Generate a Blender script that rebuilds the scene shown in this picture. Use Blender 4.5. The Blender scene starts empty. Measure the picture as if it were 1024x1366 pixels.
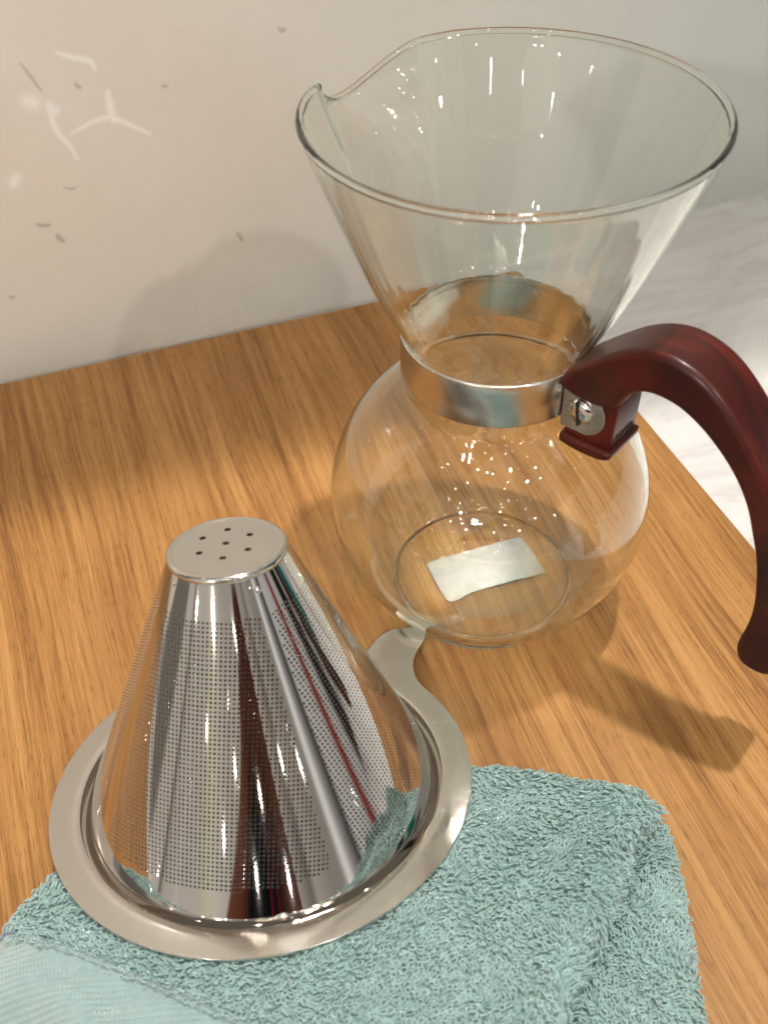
import bpy, bmesh, math, random
import numpy as np
from mathutils import Vector, Matrix, noise
from mathutils.geometry import delaunay_2d_cdt
random.seed(7); rng = np.random.default_rng(7)
S = bpy.context.scene
COL = S.collection

# ------------------------------------------------------------------ camera
CAM = Vector((-0.0376, -0.2548, 0.3024))
cx = Vector((0.9993, -0.0271, -0.0266)); cy = Vector((0.0380, 0.7121, 0.7011)); cf = Vector((0.0, 0.7016, -0.7126))
cd = bpy.data.cameras.new('camera'); cam = bpy.data.objects.new('camera', cd); COL.objects.link(cam)
cf.normalize(); cx = (cx - cf * cx.dot(cf)).normalized(); cy = cx.cross(cf)
cy = -cf.cross(cx) if cy.dot(Vector((0.038, 0.7121, 0.7011))) < 0 else cy
M = Matrix((cx, cy, -cf)).transposed().to_4x4(); M.translation = CAM
cam.matrix_world = M
cd.sensor_fit = 'VERTICAL'; cd.sensor_height = 36.0; cd.sensor_width = 27.0; cd.lens = 36.0 * 1316.6 / 1366
cd.clip_start = 0.01; cd.clip_end = 50
cd.dof.use_dof = True; cd.dof.focus_distance = 0.335; cd.dof.aperture_fstop = 15.0
S.camera = cam

# ------------------------------------------------------------------ world: a shop interior, seen only as ambient light and reflections
W = bpy.data.worlds.new('World'); S.world = W; W.use_nodes = True
nt = W.node_tree; nt.nodes.clear()
def N(t, k, **kw):
    n = t.nodes.new(k)
    for a, b in kw.items(): setattr(n, a, b)
    return n
def math_(t, op, a, b=None, c=None, clamp=False):
    n = t.nodes.new('ShaderNodeMath'); n.operation = op; n.use_clamp = clamp
    for i, v in enumerate((a, b, c)):
        if v is None: continue
        if isinstance(v, (int, float)): n.inputs[i].default_value = v
        else: t.links.new(v, n.inputs[i])
    return n.outputs[0]
def ramp(t, fac, stops, interp='LINEAR'):
    n = t.nodes.new('ShaderNodeValToRGB'); n.color_ramp.interpolation = interp
    el = n.color_ramp.elements
    while len(el) < len(stops): el.new(0.5)
    for e_, (p, c) in zip(el, stops):
        e_.position = p; e_.color = (*c, 1) if len(c) == 3 else c
    t.links.new(fac, n.inputs[0]); return n.outputs[0]
def longramp(t, fac, stops):
    k = len(stops) // 2
    lo = ramp(t, fac, stops[:k + 1]); hi = ramp(t, fac, stops[k:])
    return mixc(t, math_(t, 'GREATER_THAN', fac, stops[k][0]), lo, hi)
def mixc(t, fac, a, b, mode='MIX'):
    n = t.nodes.new('ShaderNodeMix'); n.data_type = 'RGBA'; n.blend_type = mode
    for k, v in ((0, fac), (6, a), (7, b)):
        if isinstance(v, (int, float)): n.inputs[k].default_value = v
        elif isinstance(v, tuple): n.inputs[k].default_value = (*v, 1)
        else: t.links.new(v, n.inputs[k])
    return n.outputs[2]
tc = N(nt, 'ShaderNodeTexCoord'); sp = N(nt, 'ShaderNodeSeparateXYZ'); nt.links.new(tc.outputs['Generated'], sp.inputs[0])
X, Y, Z = sp.outputs
# azimuth as 0..1 : 0 = -180 deg, 0.25 = -90 deg (towards the viewer), 0.5 = 0 deg
az = math_(nt, 'ADD', math_(nt, 'DIVIDE', math_(nt, 'ARCTAN2', Y, X), 2 * math.pi), 0.5)
def A(d): return (d + 180) / 360
g = lambda v, w=1.0: (v, v * (0.91 + 0.06 * (1 - w)), v * (0.79 + .14 * (1 - w)))
room = longramp(nt, az, [
    (0.0, g(.42)), (A(-165), g(.45)), (A(-158), g(.46)), (A(-156), g(1.35)), (A(-147), g(1.30)), (A(-146), g(.10)), (A(-144.5), g(1.20)), (A(-138), g(1.28)),
    (A(-137), g(1.5, 0)), (A(-135.5), g(1.30)), (A(-124), g(1.35)), (A(-121), (1.5, 1.45, .95)), (A(-117), g(1.6)), (A(-105), g(1.2)),
    (A(-70), g(1.05)), (A(-62), g(.42)), (A(-59), g(1.0)), (A(-50), g(.70)), (A(-43), g(.70)), (A(-40), g(2.2, 0)), (A(-36), g(.75, 0)),
    (A(-31), g(.10)), (A(-28), g(1.3, 0)), (A(-18), g(1.05, 0)), (A(-16), (.5, .06, .05)), (A(-13.5), (.5, .06, .05)), (A(-12), g(1.1, 0)), (A(-7), g(.95, 0)), (A(-5), g(.02)), (A(1), g(.04)), (A(3), g(1.0, 0)), (A(6), (.01, .22, .19)), (A(14), (.01, .26, .22)), (A(16), g(.8, 0))])
ceil_f = ramp(nt, Z, [(0.0, (0, 0, 0)), (0.46, (0, 0, 0)), (0.62, (1, 1, 1))])
col = mixc(nt, ceil_f, room, (.72, .68, .59))
# the photographer: arms and a dark shirt, standing at the open side of the counter; wider lower down
deg_ = math_(nt, 'SUBTRACT', math_(nt, 'MULTIPLY', az, 360), 180)
dz_ = math_(nt, 'SUBTRACT', .45, Z)
off_ = math_(nt, 'SUBTRACT', deg_, math_(nt, 'SUBTRACT', -80, math_(nt, 'MULTIPLY', dz_, 34)))
hw_ = math_(nt, 'ADD', 8, math_(nt, 'MULTIPLY', math_(nt, 'MINIMUM', dz_, .30), 50))
rel = math_(nt, 'DIVIDE', off_, hw_)            # -1..1 across the figure
body = math_(nt, 'MULTIPLY', math_(nt, 'LESS_THAN', math_(nt, 'ABSOLUTE', rel), 1.0), ramp(nt, Z, [(0.52, (1, 1, 1)), (0.56, (0, 0, 0))]))
r01 = math_(nt, 'MULTIPLY_ADD', rel, .5, .5)
bodyc = ramp(nt, r01, [(0, (.36, .13, .08)), (.14, (.26, .08, .05)), (.22, (.11, .035, .025)), (.26, (.012, .012, .015)), (.55, (.010, .010, .014)), (.57, (.45, .015, .018)), (.585, (.02, .02, .025)),
    (.66, (.02, .02, .025)), (.68, (.40, .015, .018)), (.695, (.03, .02, .02)), (.74, (.08, .035, .025)), (.82, (.17, .06, .04)), (1.0, (.22, .085, .055))])
arms = mixc(nt, ramp(nt, Z, [(0.33, (0, 0, 0)), (0.42, (1, 1, 1))]), bodyc, (.15, .052, .034))
col = mixc(nt, body, col, arms)
bg = N(nt, 'ShaderNodeBackground'); bg.inputs['Strength'].default_value = 0.43
nt.links.new(col, bg.inputs['Color'])
wo = N(nt, 'ShaderNodeOutputWorld'); nt.links.new(bg.outputs[0], wo.inputs[0])

# ------------------------------------------------------------------ ceiling lamps of the shop and one added fill lamp
def lamp(name, loc, power, radius, target=None, size=None, blend=.3, col=(1, .945, .87)):
    if size:
        l = bpy.data.lights.new(name, 'SPOT'); l.spot_size = math.radians(size); l.spot_blend = blend
    else:
        l = bpy.data.lights.new(name, 'POINT')
    l.energy = power; l.shadow_soft_size = radius; l.color = col
    o = bpy.data.objects.new(name, l); COL.objects.link(o); o.location = loc
    if target is not None:
        o.rotation_euler = (Vector(target) - Vector(loc)).to_track_quat('-Z', 'Y').to_euler()
    return o
KEY = (0.14, 0.02, 1.50)
lamp('spotlight_or_fill', KEY, 70, .027)
lamp('spotlight_or_fill', (0.50, -0.90, 1.10), 15, .018)
lamp('spotlight_or_fill', (-0.75, -1.45, 0.85), 30, .022)  # added fill lamp: keeps the wall bright while the carafe's shadow fades
lamp('spotlight_or_fill', (0.34, 0.03, 1.60), 7, .014)
# rows of small spotlights of the shop ceiling
for x_, y_, z_, p_ in ((-.62, -.62, 1.55, 2.2), (-.50, -.68, 1.55, 2.2), (-.16, -.95, 1.6, 1.8), (-.05, -1.0, 1.6, 1.8), (.42, -.40, 1.6, 1.8), (.52, -.46, 1.6, 1.8),
                       (-.95, .02, 1.6, 1.8), (-.86, -.10, 1.6, 1.5), (.98, -.05, 1.6, 1.8), (.16, -.42, 1.65, 1.8), (.28, -1.3, 1.6, 1.8), (-.7, -1.3, 1.6, 1.8), (-.25, -.35, 1.6, 1.5),
                       (.85, -.85, 1.6, 1.8), (1.1, -1.2, 1.6, 1.5), (-1.2, -.7, 1.6, 1.5)):
    lamp('spotlight_or_fill', (x_, y_, z_), p_ * .7, .0125)
# spotlights further down the shop, low over the far counters
for x_, y_, z_ in ((-1.9, -2.9, 1.15), (-1.2, -3.2, .95), (-.62, -3.3, 1.30), (-.15, -3.5, 1.0), (.35, -3.3, 1.25), (.85, -3.1, .90), (1.4, -2.8, 1.2), (2.0, -2.4, 1.0), (-2.5, -2.0, 1.1), (.1, -2.6, 1.5)):
    lamp('spotlight_or_fill', (x_, y_, z_), 3.2, .025)
S.view_settings.view_transform = 'Standard'; S.view_settings.look = 'None'; S.view_settings.exposure = 0.0; S.view_settings.gamma = 1.0
S.cycles.use_denoising = True
S.cycles.max_bounces = 24; S.cycles.transmission_bounces = 20; S.cycles.glossy_bounces = 8; S.cycles.transparent_max_bounces = 24
S.cycles.diffuse_bounces = 4
S.cycles.caustics_reflective = True; S.cycles.caustics_refractive = True; S.cycles.blur_glossy = 0.0
S.cycles.sample_clamp_indirect = 0.0

# ------------------------------------------------------------------ frame of the wooden board
TH = 0.3118
E = Vector((math.cos(TH), math.sin(TH), 0)); NN = Vector((-math.sin(TH), math.cos(TH), 0))
BACK, RIGHT, MZ = 0.2063, 0.1123, -0.03
def L2W(u, v, z=0.0):
    p = E * u + NN * v; return Vector((p.x, p.y, z))

# ------------------------------------------------------------------ helpers
def tag(o, label=None, cat=None, group=None, kind=None):
    if label: o['label'] = label
    if cat: o['category'] = cat
    if group: o['group'] = group
    if kind: o['kind'] = kind
    return o
def link(name, me, mat=None, parent=None):
    o = bpy.data.objects.new(name, me); COL.objects.link(o)
    if mat: me.materials.append(mat)
    if parent: o.parent = parent
    return o
def mesh(name, vs, fs, mat=None, parent=None, smooth=True, angle=None):
    me = bpy.data.meshes.new(name); me.from_pydata([tuple(v) for v in vs], [], fs); me.update()
    if smooth: me.shade_smooth() if hasattr(me, 'shade_smooth') else [setattr(p, 'use_smooth', True) for p in me.polygons]
    if angle is not None: me.set_sharp_from_angle(angle=math.radians(angle))
    return link(name, me, mat, parent)
def empty(name, loc=(0, 0, 0)):
    o = bpy.data.objects.new(name, None); COL.objects.link(o); o.location = loc; o.empty_display_size = .01; return o
def catmull(pts, n=6, closed=True):
    pts = [Vector(p) for p in pts]; out = []; m = len(pts)
    rngi = range(m) if closed else range(m - 1)
    for i in rngi:
        if closed: a, b, c, d = pts[i - 1], pts[i], pts[(i + 1) % m], pts[(i + 2) % m]
        else: a, b, c, d = pts[max(i - 1, 0)], pts[i], pts[i + 1], pts[min(i + 2, m - 1)]
        for k in range(n):
            t = k / n
            out.append(.5 * ((2 * b) + (-a + c) * t + (2 * a - 5 * b + 4 * c - d) * t * t + (-a + 3 * b - 3 * c + d) * t ** 3))
    if not closed: out.append(pts[-1])
    return out
def NC(a): return math.cos(a)
def NS(a): return math.sin(a)
def rounded_slab(name, outline, w0, w1, b, mat, parent=None, steps=4, smooth_n=0):
    """outline (x,y) counter-clockwise, extruded along z from w0 to w1 with rounded edges of radius b"""
    m = len(outline); P = [Vector(p[:2]) for p in outline]
    if sum(P[i].x * P[(i + 1) % m].y - P[(i + 1) % m].x * P[i].y for i in range(m)) < 0: P.reverse()
    nr = []
    for i in range(m):
        d = (P[(i + 1) % m] - P[i - 1]); d = d.normalized() if d.length > 0 else Vector((1, 0)); nr.append(Vector((d.y, -d.x)))
    for _ in range(smooth_n): nr = [((nr[i - 1] + nr[i] * 2 + nr[(i + 1) % m]).normalized()) for i in range(m)]
    layers = [(w0 + b * (1 - math.sin(math.pi / 2 * k / steps)), b * (1 - math.cos(math.pi / 2 * k / steps))) for k in range(steps, -1, -1)]
    layers += [(w1 - (z - w0), i) for z, i in reversed(layers)]
    vs = []; fs = []
    for z, ins in layers:
        for p, q in zip(P, nr): vs.append((p.x - q.x * ins, p.y - q.y * ins, z))
    for k in range(len(layers) - 1):
        for i in range(m):
            j = (i + 1) % m; fs.append((k * m + i, k * m + j, (k + 1) * m + j, (k + 1) * m + i))
    top = (len(layers) - 1) * m
    from mathutils.geometry import tessellate_polygon
    for tr_ in tessellate_polygon([[Vector(v_) for v_ in vs[:m]]]):
        a_, b2_, c2_ = (Vector(vs[i]) for i in tr_)
        up_ = (b2_ - a_).cross(c2_ - a_).z > 0
        lo_ = tr_[::-1] if up_ else tr_
        fs.append(tuple(lo_)); fs.append(tuple(top + i for i in reversed(lo_)))
    me = bpy.data.meshes.new(name); me.from_pydata(vs, [], fs)
    me.shade_smooth()
    vn = []
    for li_ in range(len(layers)):
        a = math.pi / 2 * (steps - li_) / steps if li_ <= steps else math.pi / 2 * (li_ - steps - 1) / steps
        c_, s_ = math.cos(a), math.sin(a)
        # layers run from the lower cap (a = 90 deg) to the wall (0) and on to the upper cap
        sgn = -1 if li_ <= steps else 1
        for q in nr: vn.append((q.x * s_ if False else q.x * NC(a), q.y * NC(a), sgn * NS(a)))
    me.normals_split_custom_set_from_vertices(vn)
    return link(name, me, mat, parent)
def lathe(name, prof, mat, parent=None, n=160, closed=False, angle=None):
    vs = []; fs = []; m = len(prof)
    for r, z in prof:
        for i in range(n):
            a = 2 * math.pi * i / n; vs.append((r * math.cos(a), r * math.sin(a), z))
    for k in range(m if closed else m - 1):
        k2 = (k + 1) % m
        for i in range(n):
            j = (i + 1) % n; fs.append((k * n + i, k * n + j, k2 * n + j, k2 * n + i))
    return mesh(name, vs, fs, mat, parent, True, angle)

# ------------------------------------------------------------------ materials
def mat(name):
    m = bpy.data.materials.new(name); m.use_nodes = True; t = m.node_tree
    return m, t, t.nodes['Principled BSDF'], t.nodes['Material Output']
def setp(b, **kw):
    for k, v in kw.items():
        k = k.replace('_', ' ')
        b.inputs[k].default_value = (*v, 1) if isinstance(v, tuple) and len(v) == 3 else v
def coords(t, scale=(1, 1, 1), rot=(0, 0, 0), kind='Object'):
    tcn = t.nodes.new('ShaderNodeTexCoord'); mp = t.nodes.new('ShaderNodeMapping')
    mp.inputs['Scale'].default_value = scale; mp.inputs['Rotation'].default_value = rot
    t.links.new(tcn.outputs[kind], mp.inputs[0]); return mp.outputs[0]
def noise_(t, vec, scale, detail=4, rough=.5, dist=0, out='Fac'):
    n = t.nodes.new('ShaderNodeTexNoise'); n.inputs['Scale'].default_value = scale; n.inputs['Detail'].default_value = detail
    n.inputs['Roughness'].default_value = rough; n.inputs['Distortion'].default_value = dist
    t.links.new(vec, n.inputs['Vector']); return n.outputs[out]
def bump(t, b, h, strength, dist=.001, normal='Normal'):
    n = t.nodes.new('ShaderNodeBump'); n.inputs['Strength'].default_value = strength; n.inputs['Distance'].default_value = dist
    t.links.new(h, n.inputs['Height']); t.links.new(n.outputs[0], b.inputs[normal]); return n

def wood_mat():
    m, t, b, o = mat('oak_veneer')
    v0 = coords(t)     # board object space: x across the grain, y along it
    # gentle wander of the grain lines
    wob = noise_(t, coords(t, (5, 1.6, 5)), 1.0, 3, .5)
    sepn = t.nodes.new('ShaderNodeSeparateXYZ'); t.links.new(v0, sepn.inputs[0])
    xx = math_(t, 'ADD', sepn.outputs[0], math_(t, 'MULTIPLY', math_(t, 'SUBTRACT', wob, .5), .045))
    def strip(fx, fy):
        c = t.nodes.new('ShaderNodeCombineXYZ'); t.links.new(math_(t, 'MULTIPLY', xx, fx), c.inputs[0])
        t.links.new(math_(t, 'MULTIPLY', sepn.outputs[1], fy), c.inputs[1]); return c.outputs[0]
    broad = noise_(t, strip(62, 2.2), 1, 3, .55)
    mid = noise_(t, strip(360, 6), 1, 4, .6)
    fine = noise_(t, strip(1500, 26), 1, 3, .6)
    pores = noise_(t, strip(1500, 130), 1, 2, .5)
    s = math_(t, 'ADD', math_(t, 'MULTIPLY', broad, .30), math_(t, 'ADD', math_(t, 'MULTIPLY', mid, .36), math_(t, 'MULTIPLY', fine, .34)))
    c = ramp(t, s, [(.38, (.165, .064, .013)), (.45, (.280, .124, .030)), (.515, (.375, .180, .050)), (.60, (.465, .242, .078))])
    pf = ramp(t, pores, [(.33, (1, 1, 1)), (.42, (0, 0, 0))])
    pf2 = math_(t, 'MULTIPLY', pf, math_(t, 'MULTIPLY', ramp(t, mid, [(.46, (1, 1, 1)), (.66, (.10, .10, .10))]), .6))
    c = mixc(t, pf2, c, (.16, .062, .018))
    t.links.new(c, b.inputs['Base Color'])
    setp(b, Roughness=.5, Coat_Weight=.08, Coat_Roughness=.25, Specular_IOR_Level=.35)
    t.links.new(math_(t, 'ADD', math_(t, 'MULTIPLY', fine, .2), .42), b.inputs['Roughness'])
    bump(t, b, math_(t, 'SUBTRACT', s, math_(t, 'MULTIPLY', pf2, .5)), .25, .0004)
    return m
def marble_mat():
    m, t, b, o = mat('white_marble')
    v = coords(t, (3, 9, 3), (0, 0, .15))
    n1 = noise_(t, v, 1.6, 8, .62, 1.2)
    n2 = noise_(t, coords(t, (6, 22, 6), (0, 0, -.1)), 1.5, 6, .6, .8)
    vein = math_(t, 'ABSOLUTE', math_(t, 'SUBTRACT', n1, .5))
    c = ramp(t, vein, [(0, (.60, .59, .585)), (.03, (.70, .69, .685)), (.09, (.72, .72, .72)), (.2, (.78, .78, .78))])
    c = mixc(t, ramp(t, n2, [(.5, (0, 0, 0)), (.8, (1, 1, 1))]), c, (.66, .65, .645))
    t.links.new(c, b.inputs['Base Color']); setp(b, Roughness=.32, Coat_Weight=.2, Coat_Roughness=.1)
    return m
def wall_mat():
    m, t, b, o = mat('glossy_painted_panel')
    n1 = noise_(t, coords(t, (2, 2, 2)), 2.0, 4, .5)
    c = ramp(t, n1, [(.3, (.84, .80, .725)), (.7, (.87, .845, .785))])
    # soft clouding from wiping and small scuffs
    n2 = noise_(t, coords(t, (60, 60, 110), (0, 0.5, 0)), 1.0, 2, .5)
    sc = math_(t, 'MULTIPLY', ramp(t, n2, [(.765, (0, 0, 0)), (.80, (1, 1, 1))]), .45)
    c = mixc(t, sc, c, (.22, .18, .15))
    # changing light along the wall, painted in as a drift to cooler grey
    sx = t.nodes.new('ShaderNodeSeparateXYZ'); t.links.new(coords(t), sx.inputs[0])
    c = mixc(t, ramp(t, math_(t, 'ADD', sx.outputs[0], .5), [(.10, (0, 0, 0)), (.48, (1, 1, 1))]), c, (.56, .59, .56))
    at = N(t, 'ShaderNodeAttribute', attribute_name='glare_scuffs')
    c = mixc(t, math_(t, 'MULTIPLY', at.outputs['Fac'], 1.0, None, True), c, (.99, .99, .97))  # positive values: painted glare, whitens the base colour
    c = mixc(t, math_(t, 'MULTIPLY', at.outputs['Fac'], -.8, None, True), c, (.30, .25, .20))
    t.links.new(c, b.inputs['Base Color'])
    setp(b, Roughness=.30, Coat_Weight=.6, Coat_Roughness=.12)
    bump(t, b, noise_(t, coords(t, (14, 14, 14)), 1.0, 2, .5), .12, .004, 'Coat Normal')
    return m
def glass_mat():
    m, t, b, o = mat('borosilicate_glass')
    t.nodes.remove(b)
    gl = N(t, 'ShaderNodeBsdfGlass'); gl.inputs['IOR'].default_value = 1.47; gl.inputs['Roughness'].default_value = 0.0
    gl.inputs['Color'].default_value = (.985, .992, .975, 1)
    t.links.new(gl.outputs[0], o.inputs['Surface'])
    return m
def steel_mat(name, rough, col=(.62, .59, .55), streak=0.0, scr=0.0, bumpd=0.0):
    m, t, b, o = mat(name)
    setp(b, Base_Color=col, Metallic=1.0, Roughness=rough)
    if scr:
        n = noise_(t, coords(t, (220, 30, 30), (0, 0, .5)), 1.0, 5, .7)
        n2 = noise_(t, coords(t, (25, 25, 25)), 1.0, 3, .5)
        r = math_(t, 'ADD', math_(t, 'MULTIPLY', math_(t, 'ADD', math_(t, 'MULTIPLY', n, .5), math_(t, 'MULTIPLY', n2, .5)), scr), rough - scr * .5)
        t.links.new(r, b.inputs['Roughness'])
        if bumpd: bump(t, b, n2, .3, bumpd)
    return m
def redwood_mat():
    m, t, b, o = mat('lacquered_red_wood')
    v = coords(t, (60, 60, 600), (0, 0, 0))
    n = noise_(t, coords(t, (40, 40, 420), (.0, .0, 0)), 1.0, 4, .6, .4)
    n2 = noise_(t, coords(t, (30, 30, 60)), 1.0, 3, .5)
    s = math_(t, 'ADD', math_(t, 'MULTIPLY', n, .55), math_(t, 'MULTIPLY', n2, .45))
    c = ramp(t, s, [(.35, (.018, .0014, .0009)), (.5, (.052, .0040, .0017)), (.65, (.105, .0095, .0034))])
    t.links.new(c, b.inputs['Base Color'])
    setp(b, Roughness=.40, Coat_Weight=.22, Coat_Roughness=.20, Specular_IOR_Level=.3)
    bump(t, b, n, .12, .0003)
    return m
def terry_mat(name, c0, c1, weave=0):
    m, t, b, o = mat(name)
    n = noise_(t, coords(t, (1, 1, 1)), 260, 3, .6); n2 = noise_(t, coords(t, (1, 1, 1)), 22, 3, .5)
    c = ramp(t, math_(t, 'ADD', math_(t, 'MULTIPLY', n, .6), math_(t, 'MULTIPLY', n2, .4)), [(.35, c0), (.65, c1)])
    t.links.new(c, b.inputs['Base Color']); setp(b, Roughness=.9, Sheen_Weight=.5, Sheen_Roughness=.5, Specular_IOR_Level=.2)
    if weave:
        w1 = N(t, 'ShaderNodeTexWave'); w1.inputs['Scale'].default_value = 330; w1.inputs['Distortion'].default_value = .6
        t.links.new(coords(t, (1, 1, 1), (0, 0, .35)), w1.inputs[0])
        w2 = N(t, 'ShaderNodeTexWave'); w2.inputs['Scale'].default_value = 200; w2.inputs['Distortion'].default_value = .6
        t.links.new(coords(t, (1, 1, 1), (0, 0, 1.5)), w2.inputs[0])
        h = math_(t, 'MULTIPLY', w1.outputs['Fac'], w2.outputs['Fac'])
        bump(t, b, h, .9, .0005)
        t.links.new(mixc(t, math_(t, 'MULTIPLY', math_(t, 'SUBTRACT', 1, h), .35), c, tuple(x * .55 for x in c0)), b.inputs['Base Color'])
    return m
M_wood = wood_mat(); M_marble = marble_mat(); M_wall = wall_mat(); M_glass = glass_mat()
M_mirror = steel_mat('polished_steel', .04, (.66, .63, .60), scr=.015)
M_satin = steel_mat('satin_steel', .14, (.66, .64, .60), scr=.10, bumpd=.0012)
M_band = steel_mat('band_steel', .20, (.60, .58, .55), scr=.03)
_t = M_band.node_tree; _b = _t.nodes['Principled BSDF']; _b.inputs['Anisotropic'].default_value = .85
_tg = N(_t, 'ShaderNodeTangent'); _tg.direction_type = 'RADIAL'; _tg.axis = 'Z'; _t.links.new(_tg.outputs[0], _b.inputs['Tangent'])
M_red = redwood_mat()
M_terry = terry_mat('terry_cotton', (.265, .415, .405), (.405, .570, .555))
M_cloth = terry_mat('towel_backing', (.24, .385, .375), (.34, .50, .485))
M_weave = terry_mat('woven_cotton', (.29, .43, .43), (.385, .525, .515), 1)
m, t, b, o = mat('violet_thread'); setp(b, Base_Color=(.22, .25, .33), Roughness=.9); M_thread = m
m, t, b, o = mat('white_paper'); M_paper = m
pn = noise_(t, coords(t), 160, 4, .6); t.links.new(ramp(t, pn, [(.3, (.37, .365, .395)), (.6, (.48, .47, .50))]), b.inputs['Base Color']); setp(b, Roughness=.6); bump(t, b, pn, .3, .0004)
m, t, b, o = mat('black_ink'); setp(b, Base_Color=(.01, .008, .008), Roughness=.6); M_ink = m
m, t, b, o = mat('shelf_laminate'); setp(b, Base_Color=(.55, .5, .43), Roughness=.5); M_shelf = m

# ------------------------------------------------------------------ setting: marble counter, wall, wooden board, shelf
def box(name, u0, u1, v0, v1, z0, z1, mat_, parent=None):
    vs = [L2W(u, v, z) for z in (z0, z1) for v in (v0, v1) for u in (u0, u1)]
    fs = [(0, 2, 3, 1), (4, 5, 7, 6), (0, 1, 5, 4), (2, 6, 7, 3), (0, 4, 6, 2), (1, 3, 7, 5)]
    return mesh(name, vs, fs, mat_, parent, False)
cnt = mesh('marble_counter', [(-1.2, -.9, 0), (1.3, -.9, 0), (1.3, .8, 0), (-1.2, .8, 0), (-1.2, -.9, -.03), (1.3, -.9, -.03), (1.3, .8, -.03), (-1.2, .8, -.03)],
           [(0, 1, 2, 3), (7, 6, 5, 4), (0, 4, 5, 1), (1, 5, 6, 2), (2, 6, 7, 3), (3, 7, 4, 0)], M_marble, None, False)
cnt.location = (0, 0, MZ); cnt.rotation_euler.z = TH
tag(cnt, 'white marble counter top with grey veins, lying under the wooden board', 'counter', None, 'structure')
# wall: joins the counter along the line seen to the right of the carafe
WP = L2W(.2758, .2714, 0); WT = TH + math.radians(5.8)
NW = Vector((-math.sin(WT), math.cos(WT), 0)); EW = Vector((math.cos(WT), math.sin(WT), 0))
def on_wall(px, py):
    d = (cx * ((px - 512) / 1316.6) - cy * ((py - 683) / 1316.6) + cf); k = (WP - CAM).dot(NW) / d.dot(NW); q = CAM + d * k - WP
    return (q.dot(EW), q.z)
corn = [on_wall(*p) for p in ((-10, 0), (-10, 430), (430, 0), (430, 430))]
fx0, fx1 = min(c[0] for c in corn), max(c[0] for c in corn); fz0, fz1 = min(c[1] for c in corn), max(c[1] for c in corn)
gxs = np.concatenate([np.linspace(-1.0, fx0, 8)[:-1], np.arange(fx0, fx1, .0007), np.linspace(fx1, 1.1, 10)])
gzs = np.concatenate([[MZ], np.arange(max(fz0, MZ + .004), fz1, .0007), np.linspace(fz1, .9, 8)])
WX, WZ = np.meshgrid(gxs, gzs); WPt = np.stack([WX.ravel(), WZ.ravel()], 1)
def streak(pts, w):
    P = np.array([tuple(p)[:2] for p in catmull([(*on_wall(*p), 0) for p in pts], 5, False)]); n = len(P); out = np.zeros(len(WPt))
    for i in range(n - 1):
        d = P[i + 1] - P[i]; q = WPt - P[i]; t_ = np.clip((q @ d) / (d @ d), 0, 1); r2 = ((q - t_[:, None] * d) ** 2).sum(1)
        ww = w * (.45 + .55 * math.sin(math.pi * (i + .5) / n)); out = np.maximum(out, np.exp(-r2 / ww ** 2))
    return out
glare_scuffs = np.zeros(len(WPt))
# glare shapes on the wall, painted as whiter base colour
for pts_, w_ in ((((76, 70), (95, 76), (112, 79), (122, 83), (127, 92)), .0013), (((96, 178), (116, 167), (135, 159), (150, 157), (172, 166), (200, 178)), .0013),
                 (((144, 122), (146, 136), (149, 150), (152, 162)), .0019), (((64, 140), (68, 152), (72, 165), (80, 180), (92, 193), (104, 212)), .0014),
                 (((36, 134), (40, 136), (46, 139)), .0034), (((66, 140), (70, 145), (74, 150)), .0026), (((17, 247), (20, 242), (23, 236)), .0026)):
    glare_scuffs = np.maximum(glare_scuffs, streak(pts_, w_))
# scuffs
for pts_, w_ in ((((28, 85), (42, 103), (56, 122)), .0006), (((50, 299), (58, 301), (66, 300)), .0010), (((76, 313), (80, 318), (85, 322)), .0012), (((316, 310), (320, 315), (323, 321)), .0009),
                 (((100, 111), (104, 115), (108, 117)), .0008), (((372, 38), (376, 41), (380, 39)), .0009), (((86, 250), (95, 252), (103, 250)), .0005), (((216, 114), (220, 115), (224, 114)), .0007), (((12, 395), (16, 397), (20, 396)), .0007)):
    glare_scuffs -= .75 * streak(pts_, w_)
nx_, nz_ = len(gxs), len(gzs); vs = [(x, 0, z) for x, z in WPt.tolist()]
jj, ii = np.meshgrid(np.arange(nz_ - 1), np.arange(nx_ - 1), indexing='ij'); q0 = (jj * nx_ + ii).ravel()
fs = np.stack([q0, q0 + 1, q0 + nx_ + 1, q0 + nx_], 1).tolist()
k0 = len(vs); vs += [(-1.0, .0005, MZ), (1.1, .0005, MZ), (1.1, .0005, .9), (-1.0, .0005, .9), (-1.0, .03, MZ), (1.1, .03, MZ), (1.1, .03, .9), (-1.0, .03, .9)]
fs += [tuple(k0 + i for i in f) for f in ((0, 1, 2, 3), (5, 4, 7, 6), (1, 5, 6, 2), (4, 0, 3, 7), (3, 2, 6, 7), (0, 4, 5, 1))]
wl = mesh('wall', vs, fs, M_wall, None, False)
a_ = wl.data.attributes.new('glare_scuffs', 'FLOAT', 'POINT'); a_.data.foreach_set('value', np.concatenate([glare_scuffs, np.zeros(8)]).astype(np.float32))
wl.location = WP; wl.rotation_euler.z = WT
tag(wl, 'smooth glossy beige wall panel behind the wooden board', 'wall', None, 'structure')
# board with eased edges, built in its own axes (x across the grain)
ol = []
U0, U1, V0, V1, rr = -.62, RIGHT, -.50, BACK, .004
for (cx_, cy_, a0) in ((U1 - rr, V0 + rr, -90), (U1 - rr, V1 - rr, 0), (U0 + rr, V1 - rr, 90), (U0 + rr, V0 + rr, 180)):
    for k in range(7):
        a = math.radians(a0 + 15 * k); ol.append((cx_ + rr * math.cos(a), cy_ + rr * math.sin(a)))
board = rounded_slab('wooden_board', ol, -.0255, 0, .0012, M_wood)
board.rotation_euler.z = TH
tag(board, 'oak veneered serving board with straight grain under the coffee things', 'wooden board')

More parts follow.
